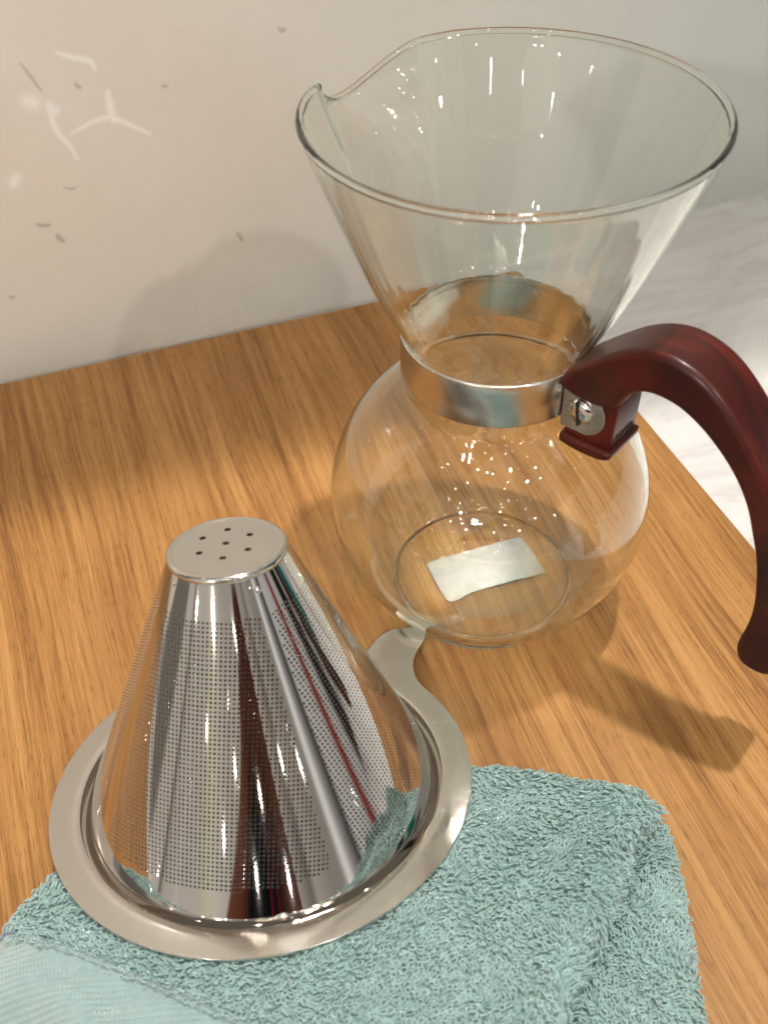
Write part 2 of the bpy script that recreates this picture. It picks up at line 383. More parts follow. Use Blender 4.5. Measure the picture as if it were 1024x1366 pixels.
sh = box('wall_shelf', -.9, .60, .052, .22, .62, .64, M_shelf)
tag(sh, 'pale laminate shelf board fixed to the wall above the wooden board', 'shelf')
# ------------------------------------------------------------------ carafe
carafe = tag(empty('glass_carafe', (0, 0, 0)), 'clear glass drip carafe with flared funnel, steel neck band and red wooden handle', 'carafe')
SP_AZ = math.radians(136.5)
def carafe_profile():
    """outer wall from the base centre up to the rim: smooth curve"""
    P = [(0.0, .0022), (.010, .0021), (.020, .0013), (.026, .0008), (.0300, .0016), (.0350, .0042)]
    R, zc = .0564, .0530
    for a in range(-52, 57, 9):
        P.append((R * math.cos(math.radians(a)), zc + R * math.sin(math.radians(a)) * (.985 if a < 0 else 1.0)))
    P += [(.0293, .1020), (.0288, .1065), (.0288, .1130), (.0289, .1190), (.0299, .1240), (.0332, .1308), (.0385, .1415), (.0450, .1580), (.0510, .1745), (.0550, .1858), (.0562, .1900)]
    return [Vector((a, b)) for a, b in P]
def build_carafe():
    T = .0013
    pr = catmull([(p.x, p.y, 0) for p in carafe_profile()], 5, False)
    pr = [Vector((p.x, p.y)) for p in pr]; pr[0].x = 0
    nrm = []
    for i in range(len(pr)):
        d = (pr[min(i + 1, len(pr) - 1)] - pr[max(i - 1, 0)]).normalized(); nrm.append(Vector((d.y, -d.x)))
    outer = pr; inner = [p - q * T for p, q in zip(pr, nrm)]; inner[0].x = 0
    c2 = (outer[-1] + inner[-1]) / 2; d = Vector((-nrm[-1].y, nrm[-1].x)); rb = T * .5
    cr_ = c2 + d * .00135
    rim_ = [cr_ + nrm[-1] * .00092 * math.cos(2 * math.pi * k / 18) + d * .00092 * math.sin(2 * math.pi * k / 18) for k in range(18)]
    bead_ = [c2 + nrm[-1] * rb * math.cos(math.radians(15 * k)) + d * rb * math.sin(math.radians(15 * k)) for k in range(1, 12)]
    n = 384
    def place(p, a):
        r, z = p.x, p.y
        # hand finished: very slight waviness of the blown wall
        r += .00012 * math.sin(2 * a + 1 + z * 25) + .00007 * math.sin(5 * a + z * 60)
        fw = min(1, max(0, (z - .128) / .02)); bw = min(1, max(0, (.098 - z) / .02))
        r += fw * (.000032 * math.sin(57 * a + 2.6 * math.sin(z * 45)) * math.sin(9 * a + 1 + z * 20) + .000012 * math.sin(z * 420 + 2.5 * math.sin(5 * a)))
        r += bw * (.000014 * math.sin(41 * a + 2.2 * math.sin(z * 55)) * math.sin(7 * a + 1) + .000011 * math.sin(z * 470 + 3 * math.sin(5 * a)))
        da = (a - SP_AZ + math.pi) % (2 * math.pi) - math.pi
        if abs(da) < .60 and z > .155:
            h = min(1, max(0, (z - .155) / .037)); h = h * h * (3 - 2 * h) * (.35 + .65 * h)
            s = abs(da) / .37
            bell = math.exp(-(s * 1.25) ** 2 * 1.3) if s < 1.6 else 0
            horn = math.exp(-((s - 1.02) / .17) ** 2)
            r += h * (.0080 * bell - .0016 * horn); z += h * (-.0130 * bell + .0012 * horn)
        return (r * math.cos(a), r * math.sin(a), z)
    def surf(name, prof, closed, m_at, link_=None):
        vs = []; fs = []; idx = []
        for p in prof:
            if p.x < 1e-6: idx.append([len(vs)]); vs.append((0, 0, p.y)); continue
            idx.append(list(range(len(vs), len(vs) + n))); vs.extend(place(p, 2 * math.pi * i / n) for i in range(n))
        m_ = len(prof)
        for k in range(m_ if closed else m_ - 1):
            a, b_ = idx[k], idx[(k + 1) % m_]
            for i in range(n):
                j = (i + 1) % n
                if len(a) == 1: fs.append((a[0], b_[j], b_[i]))
                elif len(b_) == 1: fs.append((a[i], a[j], b_[0]))
                else: fs.append((a[i], a[j], b_[j], b_[i]))


        o = mesh(name, vs, fs, m_at, carafe)
        bm = bmesh.new(); bm.from_mesh(o.data); bmesh.ops.recalc_face_normals(bm, faces=bm.faces); bm.to_mesh(o.data); bm.free(); o.data.shade_smooth()
        return o
    # one continuous blown wall: base, round body, neck, funnel, fire-polished rim
    low = [p + Vector((0, .0007 * (1 - (p.x / .034) ** 2))) if p.x < .034 and p.y < .02 else p for p in inner]
    body = surf('glass_body', outer + bead_ + low[::-1], False, M_glass)
    rim = surf('glass_rim', rim_, True, M_glass)
    return body
build_carafe()
# steel band round the neck
prof = []
r0, r1, z0, z1 = .0296, .0306, .1083, .1238
for (rc, zc, a0) in ((r1 - .0003, z0 + .0003, -90), (r1 - .0003, z1 - .0003, 0), (r0 + .0003, z1 - .0003, 90), (r0 + .0003, z0 + .0003, 180)):
    for k in range(4): a = math.radians(a0 + 30 * k); prof.append((rc + .0003 * math.cos(a), zc + .0003 * math.sin(a)))
lathe('neck_band', prof, M_band, carafe, 200, True, 40)

# handle, built in the vertical plane through the axis: local x = radial, local y = up, local z = across
PSI = math.radians(-42)
HM = Matrix(((math.cos(PSI), 0, math.sin(PSI)), (math.sin(PSI), 0, -math.cos(PSI)), (0, 1, 0))).to_4x4()   # columns: radial, up, across
hroot_m = HM
def to_handle(o): o.matrix_local = hroot_m; return o
outer_ = [(.0280, .1206), (.0296, .1252), (.0345, .1302), (.0400, .1352), (.0464, .1402), (.0535, .1436), (.0615, .1445), (.0710, .1417), (.0800, .1350), (.0895, .1245), (.0985, .1110), (.1060, .0960), (.1110, .0810), (.1135, .0670), (.1140, .0560), (.1135, .0500)]
tip_ = [(.1110, .0476), (.1065, .0470), (.1030, .0482), (.1010, .0515), (.1006, .0560), (.1012, .0620), (.1014, .0690)]
inner_ = [(.1004, .0776), (.0975, .0900), (.0939, .0995), (.0899, .1084), (.0836, .1172), (.0750, .1248), (.0669, .1293), (.0600, .1306), (.0545, .1297), (.0505, .1262), (.0480, .1214), (.0450, .1192), (.0405, .1178), (.0350, .1180), (.0300, .1192)]
hd = to_handle(rounded_slab('wooden_handle', catmull(outer_ + tip_ + inner_, 5), -.0093, .0093, .0024, M_red, carafe, 6, 2))
# block under the arch, behind the steel plates, and the lip below it
blk = to_handle(rounded_slab('handle_block', [(.0312, .1002), (.0472, .1002), (.0474, .1100), (.0478, .1262), (.0312, .1262)], -.0073, .0073, .0006, M_red, carafe, 3))
lip = [(.0302, .1012), (.0312, .0994), (.0380, .0986), (.0450, .0992), (.0478, .1006), (.0484, .1022), (.0474, .1036), (.0400, .1034), (.0330, .1032), (.0306, .1028)]
lp = to_handle(rounded_slab('handle_lip', catmull(lip, 4), -.0093, .0093, .0018, M_red, carafe, 5, 2))
def plate(sgn):
    pts = [(.0298, .1078), (.0298, .1236)]
    for k in range(13):
        a = math.radians(90 - 15 * k); pts.append((.0372 + .0072 * math.cos(a), .1132 + .0075 * math.sin(a)))
    pts = [(.0300, .1055), (.0300, .1232)] + [( .0368 + .0078 * math.cos(math.radians(75 - 15 * k)), .1135 + .0080 * math.sin(math.radians(75 - 15 * k))) for k in range(11)]
    z = .0074 if sgn > 0 else -.0082
    return to_handle(rounded_slab('clamp_plate', pts, z, z + .0008, .00025, M_band, carafe, 2))
# screw with a slotted, slightly domed head; across axis: near side is +z in this frame or -z
def screw(sgn):
    base = .0082
    prof = [(.0042, 0), (.0042, .0006), (.0037, .0012), (.0025, .0018), (.0012, .0021), (0.00001, .0022)]
    vs = []; fs = []; n = 40
    for r, h in prof:
        for i in range(n):
            a = 2 * math.pi * i / n; x = r * math.cos(a); y = r * math.sin(a)
            vs.append((.0365 + x, .1140 + y, sgn * (base + h)))
    for k in range(len(prof) - 1):
        for i in range(n):
            j = (i + 1) % n; fs.append((k * n + i, k * n + j, (k + 1) * n + j, (k + 1) * n + i) if sgn > 0 else (k * n + i, (k + 1) * n + i, (k + 1) * n + j, k * n + j))
    s = to_handle(mesh('screw', vs, fs, M_satin, carafe, True, 40))
    sl = rounded_slab('slot', [(-.0040, -.00045), (.0040, -.00045), (.0040, .00045), (-.0040, .00045)], .0009, .00232, .0001, M_ink, s, 2)
    sl.matrix_local = Matrix.Translation((.0365, .1140, sgn * base if sgn > 0 else -base - .0032)) @ Matrix.Rotation(math.radians(98), 4, 'Z')
    return s
for sg in (1, -1): plate(sg)
for sg in (1, -1): screw(sg)
# worn figures stamped on the outer end of the block
fc = bpy.data.curves.new('figures', 'FONT'); fc.body = '7 837'; fc.size = .0042; fc.extrude = .00006; fc.align_x = 'CENTER'
fo = bpy.data.objects.new('tmp', fc); COL.objects.link(fo)
bpy.context.view_layer.update()
me = bpy.data.meshes.new_from_object(fo.evaluated_get(bpy.context.evaluated_depsgraph_get())); bpy.data.objects.remove(fo)
fig = link('stamped_figures', me, M_ink, carafe)
# text plane: normal = radial (+x local), text x = across, text y = up
ta = Matrix(((0, 0, 1, 0), (0, 1, 0, 0), (-1, 0, 0, 0), (0, 0, 0, 1)))
fig.matrix_local = HM @ Matrix.Translation((.04745, .1045, 0)) @ ta

# paper sticker under the base
def zc_(x, y): return 0.00035
stk = [(-.0214, .0103), (-.0206, .0113), (-.0190, .0120), (0, .0182), (.0180, .0240), (.0188, .0239), (.0194, .0230), (.0230, .0140), (.0263, .0048), (.0263, .0038), (.0255, .0033), (.0140, .0006), (.0060, -.0022), (-.0040, -.0052), (-.0100, -.0088), (-.0125, -.0096), (-.0145, -.0088), (-.0165, -.0040), (-.0190, .0030)]
st = mesh('paper_sticker', [(x, y, .00055) for x, y in stk] + [(x, y, .00025) for x, y in stk], [], M_paper, carafe, False)
_n = len(stk); _bm = bmesh.new(); _bm.from_mesh(st.data); _bm.verts.ensure_lookup_table()
_bm.faces.new([_bm.verts[i] for i in range(_n)][::-1]); _bm.faces.new([_bm.verts[i + _n] for i in range(_n)])
for i in range(_n): _bm.faces.new((_bm.verts[i], _bm.verts[(i + 1) % _n], _bm.verts[(i + 1) % _n + _n], _bm.verts[i + _n]))
bmesh.ops.recalc_face_normals(_bm, faces=_bm.faces); bmesh.ops.triangulate(_bm, faces=[f for f in _bm.faces if len(f.verts) > 4]); _bm.to_mesh(st.data); _bm.free()

# ------------------------------------------------------------------ metal dripper, upside down
F = Vector((-0.07934, -0.09253, 0.01990)); dn = Vector((-0.02562, 0.28914, 1.0)).normalized()
dx = (Vector((1, 0, 0)) - dn * dn.x).normalized(); dy = dn.cross(dx)
DM = Matrix((dx, dy, dn)).transposed().to_4x4(); DM.translation = F
drip = empty('metal_dripper'); drip.matrix_world = DM
tag(drip, 'stainless steel mesh cone dripper standing upside down, its wide flange resting on the folded towel', 'coffee dripper')
def cdt_mesh(outline, holes, extra=()):
    vs = []; es = []
    for lp_ in [outline] + holes:
        s = len(vs); m_ = len(lp_); vs += [Vector(p[:2]) for p in lp_]; es += [(s + i, s + (i + 1) % m_) for i in range(m_)]
    nb = len(vs)
    vs += [Vector(p) for p in extra]
    v, e_, f, ov, oe, of = delaunay_2d_cdt(vs, es, [], 0, 1e-7)
    def inside(pt, loop):
        x, y = pt; c = False; m_ = len(loop); j = m_ - 1
        for i in range(m_):
            xi, yi = loop[i][0], loop[i][1]; xj, yj = loop[j][0], loop[j][1]
            if (yi > y) != (yj > y) and x < (xj - xi) * (y - yi) / (yj - yi) + xi: c = not c
            j = i
        return c
    out = []
    bbs = [(min(p[0] for p in h), max(p[0] for p in h), min(p[1] for p in h), max(p[1] for p in h)) for h in holes]
    for t_ in f:
        c = sum((v[i] for i in t_), Vector((0, 0))) / len(t_)
        if not inside(c, outline): continue
        if any(b[0] <= c.x <= b[1] and b[2] <= c.y <= b[3] and inside(c, h) for b, h in zip(bbs, holes)): continue
        out.append(tuple(t_))
    return v, out
RF, RI = .0663, .0570
tabp = [(.0325, .0600), (.0352, .0655), (.0386, .0710), (.0427, .0742), (.0465, .0761), (.0508, .0763), (.0542, .0745), (.0559, .0712), (.0549, .0665), (.0524, .0611), (.0505, .0549), (.0504, .0479), (.0522, .0415)]
a_end = math.atan2(.0345, .0565); a_st = math.atan2(.0595, .0290) 
out = []
na = 150
for k in range(na + 1):
    a = a_st + (2 * math.pi - (a_st - a_end)) * k / na; out.append((RF * math.cos(a), RF * math.sin(a)))
# out runs counter-clockwise from the start of the tab round to its end; the tab closes it
tabc = catmull([out[-1]] + [(p[0], p[1]) for p in tabp[::-1]] + [out[0]], 5, False) if False else catmull([(*out[-1], 0)] + [(p[0], p[1], 0) for p in tabp[::-1]] + [(*out[0], 0)], 5, False)
outline = out + [(p.x, p.y) for p in tabc[1:-1]]
inn = [(RI * math.cos(2 * math.pi * k / 160), RI * math.sin(2 * math.pi * k / 160)) for k in range(160)]
# the flange: flat annulus and tab, slightly domed edge
mid = [(r * math.cos(2 * math.pi * k / 160), r * math.sin(2 * math.pi * k / 160)) for r in (RI + .0007, RI + .003, RI + .006) for k in range(160)]
v, f = cdt_mesh(outline, [inn], mid)
vs = []
TF = .0009
def fz(p):
    r = p.length
    z = 0.0
    if r < RI + .0006: z = -.0002
    if r > RI + .0025 and r <= RF + .0005 : z = -.0002 * ((r - RI - .0025) / (RF - RI - .0025)) ** 2
    if r > RF + .0005: z = -.0002
    return z
for p in v: vs.append((p.x, p.y, fz(p)))
nv = len(vs)
for p in v: vs.append((p.x, p.y, fz(p) - TF))
fs = [tuple(q) for q in f] + [tuple(i + nv for i in reversed(q)) for q in f]
cnt_e = {}
for q in f:
    for i in range(len(q)):
        a, b_ = q[i], q[(i + 1) % len(q)]; cnt_e[(a, b_)] = 1
for (a, b_) in list(cnt_e):
    if (b_, a) not in cnt_e: fs.append((b_, a, a + nv, b_ + nv))
fl = mesh('flange', vs, fs, M_satin, drip, True, 40)
bv = fl.modifiers.new('Bevel', 'BEVEL'); bv.width = .00025; bv.segments = 2; bv.limit_method = 'ANGLE'; bv.angle_limit = math.radians(50)
# well wall between flange and cone
RB, ZB, RT, ZT = .0562, -.0036, .0163, .0850
lathe('well_wall', [(RI + .0001, -.0004), (RI - .00015, -.0010), (RI - .0002, -.0028), (RI - .00035, -.0036), (RI - .0005, -.0038), (RB, ZB)], M_mirror, drip, 200)

# perforated cone, laid out flat (s, phi), panels of a square hole grid, then rolled up
kk = (RB - RT) / (ZT - ZB); sa = kk / math.sqrt(1 + kk * kk); sT = RT / sa; sB = RB / sa
z_apex = ZB + RB / kk
TC = .00035
def roll(x, y, off=0.0):
    s = math.hypot(x, y); th_ = math.atan2(y, x) / sa
    r = s * sa; z = z_apex - s * math.sqrt(1 - sa * sa)
    nr_ = math.sqrt(1 - sa * sa); nz_ = sa
    return ((r + off * nr_) * math.cos(th_), (r + off * nr_) * math.sin(th_), z + off * nz_), (nr_ * math.cos(th_), nr_ * math.sin(th_), nz_)
cone_v = []; cone_n = []; cone_f = []; wall_f = []
NPAN = 4; seams = [math.radians(-58 + 90 * i) for i in range(NPAN)]
gap = math.radians(6.5)
PITCH = .00126
def add(x, y, off, sgn):
    p, n_ = roll(x, y, off); cone_v.append(p); cone_n.append(tuple(c * sgn for c in n_)); return len(cone_v) - 1
for pi_ in range(NPAN):
    t0 = seams[pi_]; tc_ = t0 + math.pi / NPAN; half = math.pi / NPAN * sa       # developed half angle
    phc = tc_ * sa
    # local frame: X along the panel centre line, Yl across
    cosc, sinc = math.cos(phc), math.sin(phc)
    G = lambda x, y: (x * cosc - y * sinc, x * sinc + y * cosc)
    cells = set(); nx = int((sB + .002) / PITCH) + 2; ny = int(sB * math.sin(half) / PITCH) + 2
    for i in range(int(sT * .8 / PITCH), nx):
        for j in range(-ny, ny):
            ok = True
            for (a, b_) in ((0, 0), (1, 0), (0, 1), (1, 1)):
                x = (i + a) * PITCH; y = (j + b_) * PITCH; s = math.hypot(x, y)
                if s < sT + .0100 or s > sB - .0115 or abs(math.atan2(y, x)) > half - gap / 2 * sa: ok = False; break
            if ok: cells.add((i, j))
    # outline of the cell region
    edges = {}
    for (i, j) in cells:
        for (p, q, nb_) in (((i, j), (i + 1, j), (i, j - 1)), ((i + 1, j), (i + 1, j + 1), (i + 1, j)), ((i + 1, j + 1), (i, j + 1), (i, j + 1)), ((i, j + 1), (i, j), (i - 1, j))):
            if nb_ not in cells: edges.setdefault(p, []).append(q)
    start = next(iter(edges)); loop = [start]; cur = edges[start].pop()
    while cur != start:
        loop.append(cur); cur = edges[cur].pop()
    hole = [(x * PITCH, y * PITCH) for x, y in loop]
    # sector outline
    sec = []
    K = 60
    for k in range(K + 1): a = -half + 2 * half * k / K; sec.append((sB * math.cos(a), sB * math.sin(a)))
    for k in range(1, 30): s = sB + (sT - sB) * k / 30; sec.append((s * math.cos(half), s * math.sin(half)))
    for k in range(K + 1): a = half - 2 * half * k / K; sec.append((sT * math.cos(a), sT * math.sin(a)))
    for k in range(1, 30): s = sT + (sB - sT) * k / 30; sec.append((s * math.cos(half), -s * math.sin(half)))
    extra = []
    cs = cells
    for s in (sT + .0015, sT + .003, sT + .0045, sT + .006, sT + .0075, sT + .009, sB - .010, sB - .008, sB - .0065, sB - .005, sB - .0035, sB - .002, sB - .001):
        for k in range(1, K): a = -half + 2 * half * k / K; extra.append((s * math.cos(a), s * math.sin(a)))
    for k in range(1, 40):
        s = sT + (sB - sT) * k / 40
        for w in (.15, .55): extra.append((s * math.cos(half - gap / 2 * sa * w), s * math.sin(half - gap / 2 * sa * w))); extra.append((s * math.cos(half - gap / 2 * sa * w), -s * math.sin(half - gap / 2 * sa * w)))
    v, f = cdt_mesh(sec, [hole], extra)
    for off, sgn in ((0, 1), (-TC, -1)):
        ids = [add(*G(p.x, p.y), off, sgn) for p in v]
        for q in f:
            q2 = [ids[i] for i in q]
            cone_f.append(tuple(q2 if sgn > 0 else q2[::-1]))
    # cells with an octagonal hole
    rh = PITCH * .31
    cr_ = {}
    for (i, j) in cells:
        x0, y0 = i * PITCH, j * PITCH; mx, my = x0 + PITCH / 2, y0 + PITCH / 2
        corners = [(x0 + PITCH, y0), (x0 + PITCH, y0 + PITCH), (x0, y0 + PITCH), (x0, y0)]
        mids = []
        jr = rh * (1 + .08 * random.uniform(-1, 1))
        oct_ = [(mx + jr * math.cos(math.pi / 4 * k - math.pi / 4), my + jr * math.sin(math.pi / 4 * k - math.pi / 4)) for k in range(8)]
        rows = []
        for off, sgn in ((0, 1), (-TC, -1)):
            cids = []
            for c in corners:
                key = (round(c[0] / PITCH), round(c[1] / PITCH), sgn)
                if key not in cr_: cr_[key] = add(*G(*c), off, sgn)
                cids.append(cr_[key])
            oi = [add(*G(*o_), off, sgn) for o_ in oct_]
            rows.append(oi)
            for k in range(4):
                c0, c1 = cids[k], cids[(k + 1) % 4]; o0, o1, o2 = oi[2 * k], oi[2 * k + 1], oi[(2 * k + 2) % 8]
                for q in ((c0, c1, o1), (c0, o1, o0), (c1, o2, o1)):
                    cone_f.append(q if sgn > 0 else q[::-1])
        for k in range(8):
            a, b_ = rows[0][k], rows[0][(k + 1) % 8]; c, d = rows[1][(k + 1) % 8], rows[1][k]
            wall_f.append((a, b_, c, d))
me = bpy.data.meshes.new('perforated_cone'); me.from_pydata(cone_v, [], cone_f + wall_f); me.update()
me.shade_smooth()
nc = len(cone_f)
nm = np.array(cone_n, dtype=np.float32)
li = np.empty(len(me.loops), np.int32); me.loops.foreach_get('vertex_index', li)
ln = nm[li]
me.normals_split_custom_set([tuple(x) for x in ln])
cone = link('perforated_cone', me, M_mirror, drip)
print('cone verts', len(cone_v), 'holes', len(wall_f) // 8)
# top disc with seven drain holes
hc = [(-.0004, .0016), (-.0008, .0092), (.0059, .0056), (.0062, -.0024), (-.0003, -.0062), (-.0072, -.0028), (-.0074, .0052)]
RD = .0150
dov = [(RD * math.cos(2 * math.pi * k / 96), RD * math.sin(2 * math.pi * k / 96)) for k in range(96)]
holes = [[(x + .00095 * math.cos(math.pi / 6 * k), y + .00095 * math.sin(math.pi / 6 * k)) for k in range(12)] for x, y in hc]
v, f = cdt_mesh(dov, holes)
vs = [(p.x, p.y, ZT + .0008) for p in v] + [(p.x, p.y, ZT + .0002) for p in v]; nv = len(v)
fs = [tuple(q) for q in f] + [tuple(i + nv for i in reversed(q)) for q in f]
ce = {(q[i], q[(i + 1) % len(q)]) for q in f for i in range(len(q))}
fs += [(b_, a, a + nv, b_ + nv) for (a, b_) in ce if (b_, a) not in ce]
M_disc = steel_mat('brushed_disc_steel', .26, (.66, .64, .60), scr=.06)
mesh('drain_disc', vs, fs, M_disc, drip, True, 40)
lathe('rolled_edge', [(RD - .0001, ZT + .00078), (RD + .0003, ZT + .0010), (RD + .0010, ZT + .0010), (RD + .0016, ZT + .0006), (RD + .0019, ZT - .0001), (RT + .0006, ZT - .0008), (RT + .0003, ZT - .0014), (RT - .0001, ZT - .0014), (RT - .0005, ZT - .0002), (RD - .0001, ZT + .0002)], M_satin, drip, 128)
# spot weld marks near the top and the foot of the seam
def on_cone(th_, s, off=0):
    p, n_ = roll(s * math.cos(th_ * sa), s * math.sin(th_ * sa), off); return Vector(p), Vector(n_)
def weld(deg, s, rad, h):
    p, n_ = on_cone(math.radians(deg), s); prof = [(rad, -.0001), (rad * .8, h * .55), (rad * .45, h), (.00001, h * 1.05)]
    o = lathe('weld_spot', prof, M_mirror, drip, 20)
    o.matrix_local = Matrix.Translation(p) @ n_.to_track_quat('Z', 'Y').to_matrix().to_4x4()
weld(-58, sT + .0045, .0011, .0004); weld(-64, sT + .0035, .0006, .0003); weld(-138, sT + .0035, .0005, .0003); weld(-79, sB - .0035, .0013, .0004)

# ------------------------------------------------------------------ folded towel
OUT = [(.0450, -.1030), (.0490, -.1110), (.0480, -.1300), (.0460, -.1500), (.0440, -.1700), (.0430, -.2300), (-.1850, -.2300), (-.1760, -.1760), (-.1640, -.1545), (-.1550, -.1395), (-.1495, -.1295), (-.1425, -.1200), (-.1280, -.1130), (-.0900, -.1000), (-.0500, -.0900), (-.0100, -.0860), (.0080, -.0885), (.0220, -.0925), (.0360, -.0970)]
OC = [(p.x, p.y) for p in catmull([(a, b, 0) for a, b in OUT], 5)]
OA = np.array(OC)
def dist_out(P):
    A_ = OA; B_ = np.roll(OA, -1, 0); d = B_ - A_
    best = np.full(len(P), 1e9); ins = np.zeros(len(P), bool)
    for a, b_, dd in zip(A_, B_, d):
        w = P - a; t_ = np.clip((w @ dd) / (dd @ dd), 0, 1); best = np.minimum(best, np.hypot(*(w - t_[:, None] * dd).T))
        c = ((a[1] > P[:, 1]) != (b_[1] > P[:, 1]))
        with np.errstate(divide='ignore', invalid='ignore'): xi = (b_[0] - a[0]) * (P[:, 1] - a[1]) / (b_[1] - a[1]) + a[0]
        ins ^= c & (P[:, 0] < xi)
    return np.where(ins, best, -best)
def seg_side(P, line):
    """signed distance to a polyline, positive to its left"""
    best = np.full(len(P), 1e9); sg = np.zeros(len(P))
    L = np.array(line)
    for a, b_ in zip(L[:-1], L[1:]):
        dd = b_ - a; w = P - a; t_ = np.clip((w @ dd) / (dd @ dd), 0, 1); q = w - t_[:, None] * dd; dist = np.hypot(*q.T)
        s = np.sign(dd[0] * w[:, 1] - dd[1] * w[:, 0]); m_ = dist < best; best = np.where(m_, dist, best); sg = np.where(m_, s, sg)
    return best * sg
CREASE = [(.0420, -.1100), (.0345, -.1170), (.0300, -.1258), (.0250, -.1360), (.0183, -.1472), (.0100, -.1590), (.0034, -.1693), (-.002, -.19), (-.008, -.23)]
BORDER = [(-.200, -.1250), (-.1580, -.1390), (-.1445, -.1440), (-.1155, -.1552), (-.0965, -.1640), (-.0780, -.1715), (-.05, -.183), (-.01, -.202), (.04, -.24)]
BORDER2 = [(-.200, -.1430), (-.1600, -.1510), (-.1457, -.1557), (-.1325, -.1612), (-.1214, -.1672), (-.112, -.176), (-.10, -.195), (-.08, -.24)]
def sstep(x): x = np.clip(x, 0, 1); return x * x * (3 - 2 * x)
def towel_h(P, soft=True):
    d = dist_out(P); x, y = P[:, 0], P[:, 1]
    H = .0175 + .0185 * sstep((-.088 - y) / .062) 
    H = H - .004 * sstep((x - .01) / .05)
    H *= .62 + .38 * sstep((x + .170) / .055)
    H += .0012 * np.sin(x * 95 + y * 40) * np.sin(y * 80 - x * 30 + 1) + .0006 * np.sin(x * 260 + 2) * np.sin(y * 220)
    # fold of the upper layer over the lower one
    s = seg_side(P, CREASE); dc = s
    H += -.0135 * sstep((dc + .0005) / .0035) * (np.exp(-np.clip(dc, 0, 1) / .030)) + .0040 * np.exp(-((dc + .006) / .005) ** 2)
    H += .0055 * np.exp(-((x - .030) ** 2 + (y + .109) ** 2) / .009 ** 2) - .006 * np.exp(-((x - .0315) ** 2 + (y + .1265) ** 2) / .0032 ** 2)
    H -= .0055 * np.exp(-((dc - .0022) / .0024) ** 2) * sstep((-.112 - y) / .01) * (.35 + .65 * sstep((y + .158) / .02))
    b = seg_side(P, BORDER); H -= .0012 * sstep((-b) / .002)
    b2 = seg_side(P, BORDER2); H -= .011 * sstep((-b2 + .001) / .016); H += .0008 * np.exp(-((b2 - .003) / .003) ** 2)
    # pressed down by the flange
    pl = F.z - (dn.x * (x - F.x) + dn.y * (y - F.y)) / dn.z
    rr_ = np.hypot(x - F.x, (y - F.y) / dn.z)
    tgt = pl - .0036 - .0090 * sstep((.0615 - rr_) / .003)
    w = sstep((.0785 - rr_) / .011)
    Hn = np.minimum(H, tgt); Hf = np.where(tgt < H, Hn, H + (tgt - H) * .85 * np.exp(-((rr_ - .064) / .010) ** 2))
    H = H * (1 - w) + Hf * w
    e = sstep(np.clip(d / .016, 0, 1)) ; e = np.sqrt(np.clip(1 - (1 - np.clip(d / .014, 0, 1)) ** 2, 0, 1))
    return np.maximum(.0006, H * e), d
towel = tag(empty('folded_towel', (-.04, -.15, 0)), 'mint green terry towel folded in layers under the steel dripper', 'towel')
inv = Vector((-.04, -.15, 0))
gx = np.arange(-.190, .054, .0008); gy = np.arange(-.232, -.080, .0008)
GX, GY = np.meshgrid(gx, gy); PP = np.stack([GX.ravel(), GY.ravel()], 1)
hh, dd_ = towel_h(PP)
nxg = len(gx); nyg = len(gy)
bb = seg_side(PP, BORDER); bb2 = seg_side(PP, BORDER2)
vsx = np.stack([PP[:, 0] - inv.x, PP[:, 1] - inv.y, hh], 1)
def grid_obj(name, sel, mat_, parent, lift=0):
    ids = -np.ones(len(PP), int); fs = []
    faces = []
    S2 = sel.reshape(nyg, nxg)
    fsel = S2[:-1, :-1] & S2[1:, :-1] & S2[:-1, 1:] & S2[1:, 1:]
    jj, ii = np.nonzero(fsel); a = jj * nxg + ii
    F4 = np.stack([a, a + 1, a + nxg + 1, a + nxg], 1); u, invx = np.unique(F4, return_inverse=True)
    vv = vsx[u].copy(); vv[:, 2] += lift
    return mesh(name, vv.tolist(), invx.reshape(-1, 4).tolist(), mat_, parent)
grid_obj('towel_cloth', (dd_ > -.0012), M_cloth, towel, 0)
grid_obj('woven_border', (dd_ > -.0005) & (bb < .0016), M_weave, towel, .0012)

